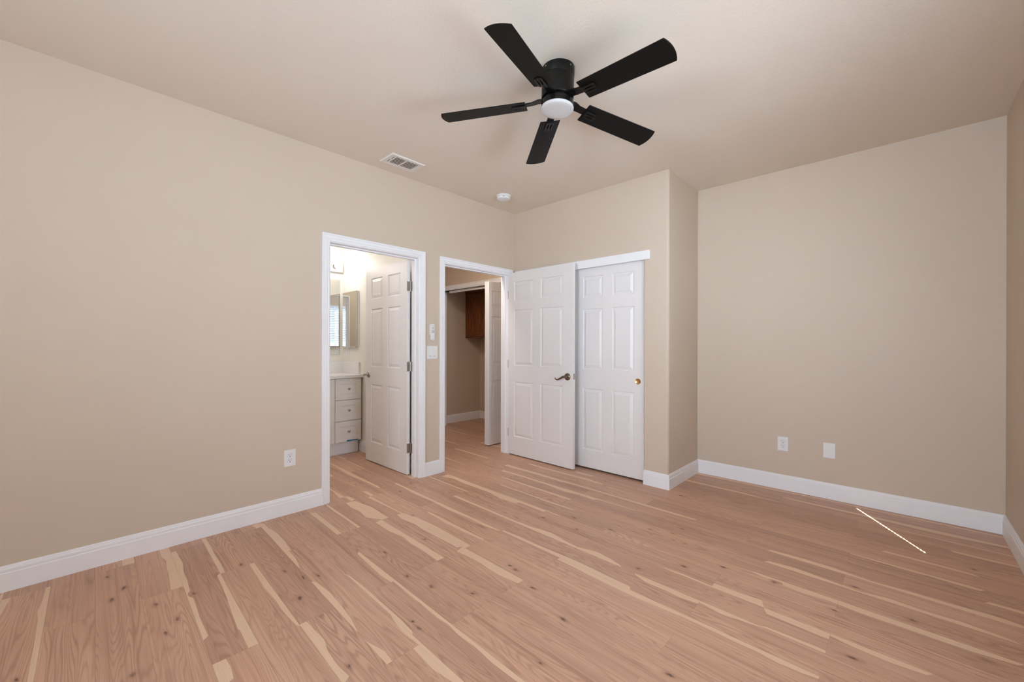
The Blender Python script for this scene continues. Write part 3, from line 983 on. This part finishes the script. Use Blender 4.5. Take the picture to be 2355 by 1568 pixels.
tag(bp, 'blank white wall plate right of the back wall outlet', 'wall plate')
obj('cover_plate', plate_bm(.079, .121), M['plastic'], bp, bevel=.003)
for zc in (-.042, .042):
    bm = bmesh.new()
    lathe(bm, [(0, -.0070), (.0022, -.0069), (.003, -.006)], 12, 'y', (0, 0, zc))
    obj('screw', bm, M['plastic'], bp)

sw = empty('light_switch', (0, -1.1455, 1.161), (0, 0, PI/2))
tag(sw, 'white double rocker light switch between the two doorways', 'light switch')
obj('cover_plate', plate_bm(.122, .122), M['plastic'], sw, bevel=.003)
for xc in (-.0235, .0235):
    bm = bmesh.new()
    vs = []
    w2, h2 = .0165, .0335
    A = [(-w2, -.0065, -h2), (w2, -.0065, -h2), (w2, -.0075, 0), (-w2, -.0075, 0), (w2, -.0098, h2), (-w2, -.0098, h2)]
    V_ = [bm.verts.new((x+xc, y, z)) for x, y, z in A]
    bm.faces.new([V_[0], V_[1], V_[2], V_[3]])
    bm.faces.new([V_[3], V_[2], V_[4], V_[5]])
    Bv = [bm.verts.new((x+xc, -.004, z)) for x, y, z in A]
    for q in ((0, 1), (1, 2), (2, 4), (4, 5), (5, 3), (3, 0)):
        bm.faces.new([V_[q[0]], V_[q[1]], Bv[q[1]], Bv[q[0]]])
    rk = obj('rocker', bm, M['plastic'], sw)
    bm = bmesh.new()
    box(bm, xc-.0145, xc+.0145, -.0064, -.0055, -.0375, -.0345)
    obj('shadow_gap', bm, M['grey'], rk)['label'] = 'dark line below the rocker'

rh = empty('remote_holder', (0, -1.152, 1.360), (0, 0, PI/2))
tag(rh, 'white wall cradle holding the fan remote beside the hall doorway', 'remote holder')
bm = bmesh.new()
box(bm, -.0255, .0255, -.004, 0, -.035, .062)
box(bm, -.0255, -.0225, -.017, -.004, -.035, .058)
box(bm, .0225, .0255, -.017, -.004, -.035, .058)
box(bm, -.0225, .0225, -.017, -.004, -.037, -.033)
obj('cradle', bm, M['plastic'], rh, bevel=.0015)
rm = empty('remote_control', (.0055, -1.152, 1.3525), (0, 0, PI/2))
tag(rm, 'slim white fan remote control above the light switch', 'remote control')
bm = bmesh.new()
hw, hh, rr = .021, .0765, .010
pts = []
for cx, cy, a0 in ((hw-rr, hh-rr, 0), (-hw+rr, hh-rr, PI/2), (-hw+rr, -hh+rr, PI), (hw-rr, -hh+rr, 1.5*PI)):
    pts += arc_pts(cx, cy, rr, a0, a0+PI/2, 5)
A = [bm.verts.new((x, -.0175, z)) for x, z in pts]
B = [bm.verts.new((x, 0, z)) for x, z in pts]
bm.faces.new(A)
bm.faces.new(B)
for q in range(len(pts)):
    q2 = (q+1) % len(pts)
    bm.faces.new([A[q], A[q2], B[q2], B[q]])
obj('case', bm, M['plastic'], rm, bevel=.003)
def button(x, z, w, h, m='grey', rnd=False):
    bm = bmesh.new()
    if rnd: lathe(bm, [(0, -.0186), (w, -.0186), (w*1.05, -.0174)], 20, 'y', (x, 0, z))
    else: box(bm, x-w/2, x+w/2, -.0186, -.0174, z-h/2, z+h/2)
    return obj('button', bm, M[m], rm)
button(-.010, .063, .0028, 0, 'grey', True)
button(.011, .063, .0028, 0, 'grey', True)
bm = bmesh.new()
for q in range(28):
    a0, a1 = 2*PI*q/28, 2*PI*(q+1)/28
    vs = [bm.verts.new((r_*math.cos(t), -.0178, .040 + r_*math.sin(t))) for r_, t in ((.0105, a0), (.0105, a1), (.0118, a1), (.0118, a0))]
    bm.faces.new(vs)
obj('dial_ring', bm, M['grey'], rm)
button(0, .040, .0038, 0, 'grey', True)
for zz in (.016, .006, -.004):
    for xx in (-.011, 0, .011): button(xx, zz, .0075, .0042)
bm = bmesh.new()
xk = -.0125
for w_ in (.0035, .002, .0028, .0024, .0034, .0022, .0026):
    box(bm, xk, xk + w_*.75, -.0178, -.0172, -.0685, -.0685 + (.0042 if w_ > .003 else .0032))
    xk += w_ + .0008
obj('lettering', bm, M['grey'], rm)['label'] = 'tiny dark lettering at the foot'

# ---------------------------------------------------------------- bathroom
van = empty('bathroom_vanity', (0, 0, 0))
tag(van, 'off white bathroom vanity with three drawers seen through the doorway', 'vanity')
VX = -1.28          # drawer fronts
bm = bmesh.new()
box(bm, BATH_X+.003, VX-.021, -2.42, BATH_Y-.022, .142, .856)
obj('carcass', bm, M['mdf'], van)
bm = bmesh.new()
box(bm, BATH_X+.003, -1.345, -2.42, BATH_Y-.026, 0, .142)
obj('toe_kick', bm, M['trim'], van)
bm = bmesh.new()
box(bm, BATH_X+.003, VX-.03, BATH_Y-.020, BATH_Y-.002, .142, .856)
obj('filler', bm, M['mdf'], van)
def front_bm(y0, y1, z0, z1, fr=.056):
    """shaker front facing +x with a shallow stepped recess"""
    bm = bmesh.new()
    def ring(i, d): return [bm.verts.new((VX-d, y, z)) for y, z in ((y0+i, z0+i), (y1-i, z0+i), (y1-i, z1-i), (y0+i, z1-i))]
    R = [ring(0, .020), ring(0, .0015), ring(.0015, 0), ring(fr, 0), ring(fr+.004, .003), ring(fr+.011, .003), ring(fr+.014, .0055)]
    for A, B in zip(R, R[1:]):
        for j in range(4): bm.faces.new([A[j], A[(j+1) % 4], B[(j+1) % 4], B[j]])
    bm.faces.new(R[-1])
    bm.faces.new(R[0][::-1])
    return bm
for z0, z1, kz in ((.6165, .854, .736), (.382, .611, .496), (.146, .3765, .258)):
    d = obj('drawer', front_bm(-1.5065, -1.207, z0, z1), M['laminate'], van)
    kb = bmesh.new()
    lathe(kb, [(0, .026), (.009, .0255), (.0125, .022), (.012, .018), (.0065, .013), (.006, .004), (.009, 0)], 24, 'x', (VX-.0055, -1.353, kz))
    obj('knob', kb, M['nickel'], d, smooth=60)
for y0, y1 in ((-1.960, -1.5115), (-2.414, -1.965)):
    d = obj('cabinet_door', front_bm(y0, y1, .146, .854), M['laminate'], van)
    kb = bmesh.new()
    ky = y0+.03 if y0 < -1.962 else y0+.03
    lathe(kb, [(0, .026), (.009, .0255), (.0125, .022), (.012, .018), (.0065, .013), (.006, .004), (.009, 0)], 24, 'x', (VX-.0, ky, .80))
    obj('knob', kb, M['nickel'], d, smooth=60)

ct = empty('countertop', (0, 0, 0))
tag(ct, 'white stone countertop with upstand on the bathroom vanity', 'countertop')
bm = bmesh.new()
box(bm, BATH_X+.002, -1.262, -2.44, BATH_Y-.002, .8585, .890)
obj('slab', bm, M['quartz'], ct, bevel=.002)
bm = bmesh.new()
box(bm, BATH_X+.002, BATH_X+.020, -2.44, BATH_Y-.002, .8905, 1.030)
obj('backsplash', bm, M['quartz'], ct, bevel=.001)
bm = bmesh.new()
box(bm, BATH_X+.0205, -1.350, BATH_Y-.018, BATH_Y-.001, .8905, 1.030)
obj('side_splash', bm, M['quartz'], ct, bevel=.001)

bm = bmesh.new()
pts = [(-1.376, .1445), (-1.245, .1435), (-1.243, .1530), (-1.376, .1665)]
pts = [(-1.376, .1455), (-1.246, .1490), (-1.245, .1585), (-1.376, .1640)]
A = [bm.verts.new((VX+.0008, y, z)) for y, z in pts]
B = [bm.verts.new((VX+.0002, y, z)) for y, z in pts]
bm.faces.new(A)
bm.faces.new(B)
for q in range(4): bm.faces.new([A[q], A[(q+1) % 4], B[(q+1) % 4], B[q]])
tag(obj('painters_tape', bm, M['tape']), 'strip of blue tape stuck along the lowest vanity drawer', 'tape')

wm = empty('wall_mirror', (BATH_X, 0, 0))
tag(wm, 'large frameless wall mirror above the bathroom counter', 'mirror')
bm = bmesh.new()
box(bm, .001, .0055, -2.40, -1.222, 1.112, 2.035)
obj('glass', bm, M['mirror'], wm, bevel=.0015, segs=1)
for yy in (-2.2, -1.5):
    bm = bmesh.new()
    box(bm, 0, .008, yy-.02, yy+.02, 1.106, 1.118)
    obj('clip', bm, M['chrome'], wm)

mc = empty('medicine_cabinet', (0, BATH_Y, 0))
tag(mc, 'mirrored medicine cabinet on the bathroom side wall', 'medicine cabinet')
bm = bmesh.new()
box(bm, -1.755, -1.372, -.020, -.0005, 1.205, 1.862)
obj('body', bm, M['trim'], mc, bevel=.001)
bm = bmesh.new()
box(bm, -1.755, -1.377, -.0232, -.0206, 1.203, 1.864)
obj('backing', bm, M['slot'], mc)
bm = bmesh.new()
box(bm, -1.758, -1.378, -.029, -.0236, 1.200, 1.866)
def bev():
    b = bmesh.new()
    x0, x1, z0, z1 = -1.758, -1.378, 1.200, 1.866
    R = []
    for i, d in ((0, -.0236), (0, -.0262), (.014, -.0292)):
        R.append([b.verts.new(p) for p in ((x0+i, d, z0+i), (x1-i, d, z0+i), (x1-i, d, z1-i), (x0+i, d, z1-i))])
    for A, B in zip(R, R[1:]):
        for j in range(4): b.faces.new([A[j], A[(j+1) % 4], B[(j+1) % 4], B[j]])
    b.faces.new(R[-1])
    b.faces.new(R[0][::-1])
    return b
bm.free()
obj('mirror_door', bev(), M['mirror'], mc)

ol = outlet((-1.655, BATH_Y, 1.150), 0, 'small white outlet under the medicine cabinet')

vl = empty('vanity_light', (BATH_X, 0, 0))
tag(vl, 'bright vanity light bar above the bathroom mirror', 'wall light')
bm = bmesh.new()
box(bm, .0, .055, -2.05, -1.207, 2.118, 2.238)
obj('back_plate', bm, M['trim'], vl, bevel=.004)
for yy in (-1.31, -1.63, -1.95):
    bm = bmesh.new()
    lathe(bm, [(.030, .055), (.028, .066), (.016, .072), (.016, .096), (0, .098)], 28, 'x', (0, yy, 2.176))
    so = obj('socket', bm, M['chrome'], vl, smooth=50)
    bm = bmesh.new()
    lathe(bm, [(.010, .094), (.016, .098), (.030, .112), (.036, .130), (.030, .150), (.016, .162), (0, .165)], 28, 'x', (0, yy, 2.176))
    obj('bulb', bm, M['globe'], vl, smooth=60)['label'] = 'lit round bulb'
    light('bulb_light', 'POINT', (BATH_X+.30, yy, 2.20), (0, 0, -1), BATH_POWER, (1, .97, .92), .05)

def added_flush_light(x, y, label, power, color, lname):  # unseen fixture added to brighten the hall and the bathroom
    cl = empty('added_ceiling_light', (x, y, H))
    tag(cl, label, 'ceiling light')
    bm = bmesh.new()
    lathe(bm, [(0, 0), (.15, 0), (.15, -.02), (.14, -.03), (0, -.03)], 40)
    obj('base', bm, M['nickel'], cl, smooth=40)
    bm = bmesh.new()
    lathe(bm, [(.135, -.03), (.12, -.055), (.07, -.072), (0, -.078)], 40)
    obj('lamp_lens', bm, M['globe'], cl, smooth=60)
    light(lname, 'AREA', (x, y, H-.085), (0, 0, -1), power, color, .24, .24)
added_flush_light(-.34, -.80, 'added round fill light on the hall ceiling, out of view', HALL_FILL_POWER, (1, .92, .82), 'hall_ceiling_fill')
added_flush_light(-.62, -2.25, 'added round fill light on the bathroom ceiling, out of view', BATH_FILL_POWER, (1, .97, .93), 'bath_ceiling_fill')

# ---------------------------------------------------------------- laundry closet cabinet
wc = empty('wall_cabinet', (LAU_X, LAU_B, 0))
tag(wc, 'stained oak wall cabinet hanging in the dim laundry closet', 'cabinet')
CY = -(LAU_B - .945)
bm = bmesh.new()
box(bm, .004, .76, CY+.002, -.001, 1.347, 2.10)
obj('body', bm, M['oak'], wc)
bm = bmesh.new()
for a, b, c, d in ((.004, .042, 1.347, 2.10), (.722, .76, 1.347, 2.10), (.042, .722, 1.347, 1.385), (.042, .722, 2.06, 2.10)):
    box(bm, a, b, CY-.017, CY+.002, c, d)
obj('face_frame', bm, M['oak'], wc, bevel=.001)
bm = bmesh.new()
sweep(bm, [(.004, CY-.017), (.76, CY-.017)], [(0, 2.075), (.006, 2.075), (.022, 2.115), (.026, 2.135), (0, 2.135)])
obj('crown', bm, M['oak'], wc)
def oak_door(x0, x1):
    b = bmesh.new()
    z0, z1 = 1.368, 2.062
    R = []
    for i, d in ((0, CY-.017), (0, CY-.034), (.003, CY-.037), (.055, CY-.037), (.058, CY-.030), (.064, CY-.029)):
        R.append([b.verts.new(p) for p in ((x0+i, d, z0+i), (x1-i, d, z0+i), (x1-i, d, z1-i), (x0+i, d, z1-i))])
    for A, B in zip(R, R[1:]):
        for j in range(4): b.faces.new([A[j], A[(j+1) % 4], B[(j+1) % 4], B[j]])
    b.faces.new(R[-1])
    b.faces.new(R[0][::-1])
    obj('cabinet_door', b, M['oak'], wc)
oak_door(.028, .520)
oak_door(.524, .736)

# ---------------------------------------------------------------- windows and blinds (beside and behind the camera)
def window(name, axis, a0, a1, z0, z1, c, inward, label, mull):
    e = empty(name, (0, 0, 0))
    tag(e, label, 'window', kind='structure')
    def b(bm, p, q, r, s, d0, d1):
        lo, hi = sorted((c + d0, c + d1))
        if axis == 'y': box(bm, lo, hi, p, q, r, s)
        else: box(bm, p, q, lo, hi, r, s)
    bm = bmesh.new()
    w = .04
    b(bm, a0, a0+w, z0, z1, -.02, .02)
    b(bm, a1-w, a1, z0, z1, -.02, .02)
    b(bm, a0+w, a1-w, z0, z0+w, -.02, .02)
    b(bm, a0+w, a1-w, z1-w, z1, -.02, .02)
    for m_ in mull: b(bm, m_-.02, m_+.02, z0+w, z1-w, -.02, .02)
    obj('window_frame', bm, M['trim'], e)
    bm = bmesh.new()
    b(bm, a0+w, a1-w, z0+w, z1-w, -.002, .002)
    obj('pane', bm, M['glass'], e)
window('window_1', 'x', WF[0], WF[1], WF[2], WF[3], FY-.09, 1, 'wide white framed window behind the camera', [2.7])
window('window_3', 'y', WS[0], WS[1], WS[2], WS[3], R_X+.095, -1, 'white framed window in the right wall beside the camera', [-3.62])
window('window_2', 'y', WB[0], WB[1], WB[2], WB[3], R_X+.095, -1, 'narrow white framed window in the right wall', [])
window('window_4', 'y', WN[0], WN[1], WN[2], WN[3], R_X+.095, -1, 'white framed middle window in the right wall', [-1.805])
bm = bmesh.new()
box(bm, -1.0, 5.2, FY-1.5, FY-.121, 2.40, 2.48)  # slab added only to keep direct sun out of the rear window
struct('sun_block_slab', bm, M['trim'], 'added unseen slab blocking sun at the window behind the camera', 'sun_blocker')

def blind(y0, y1, label):
    e = empty('window_blind', (R_X+.050, 0, 0))
    tag(e, label, 'window blind', group='closed blinds on the side window' if 'closed' in label else None)
    bm = bmesh.new()
    box(bm, -.028, .028, y0, y1, 2.02, 2.198)
    obj('headrail', bm, M['trim'], e)
    bm = bmesh.new()
    box(bm, -.012, .012, y0, y1, .902, 1.058)
    obj('bottom_rail', bm, M['trim'], e)
    n, pitch = 27, .036
    for q in range(n):
        zc = 1.060 + pitch*(q+.5)
        bm = bmesh.new()
        hh, rr = .0195, .0185
        pts = []
        for cx, cy, a0 in ((y1-rr, hh-rr, 0), (y0+rr, hh-rr, PI/2), (y0+rr, -hh+rr, PI), (y1-rr, -hh+rr, 1.5*PI)):
            pts += arc_pts(cx, cy, rr, a0, a0+PI/2, 6)
        tl = .05
        A = [bm.verts.new((-.001 + z*math.sin(tl), y, zc + z*math.cos(tl))) for y, z in pts]
        B = [bm.verts.new((.001 + z*math.sin(tl), y, zc + z*math.cos(tl))) for y, z in pts]
        bm.faces.new(A)
        bm.faces.new(B)
        for i in range(len(pts)): bm.faces.new([A[i], A[(i+1) % len(pts)], B[(i+1) % len(pts)], B[i]])
        obj('slat', bm, M['slat'], e)
def sun_screen_blind(WS, label, tilt):  # slats added to block direct sun and steer the daylight
    e = empty('window_blind', (R_X+.045, 0, 0))
    tag(e, label, 'window blind')
    bm = bmesh.new()
    box(bm, -.026, .026, WS[0]+.004, WS[1]-.004, WS[3]-.05, WS[3]-.001)
    obj('headrail', bm, M['trim'], e)
    for q in range(28):
        zc = WS[2] + .035 + q*.0435
        bm = bmesh.new()
        box(bm, -.025, .025, WS[0]+.006, WS[1]-.006, -.0011, .0011)
        obj('slat', bm, M['trim'], e, loc=(0, 0, zc), rot=(0, math.radians(tilt), 0))
sun_screen_blind(WS, 'added white blind with tilted slats, blocking sun at the window beside the camera', 32)
sun_screen_blind(WN, 'added white blind with near level slats, blocking sun at the middle side window', 12)
SLIT = -.7555
blind(SLIT+SLIT_W/2, WB[1]-.001, 'closed white blind on the side window, nearer the alcove')
blind(WB[0]+.001, SLIT-SLIT_W/2, 'closed white blind on the side window, nearer the camera')
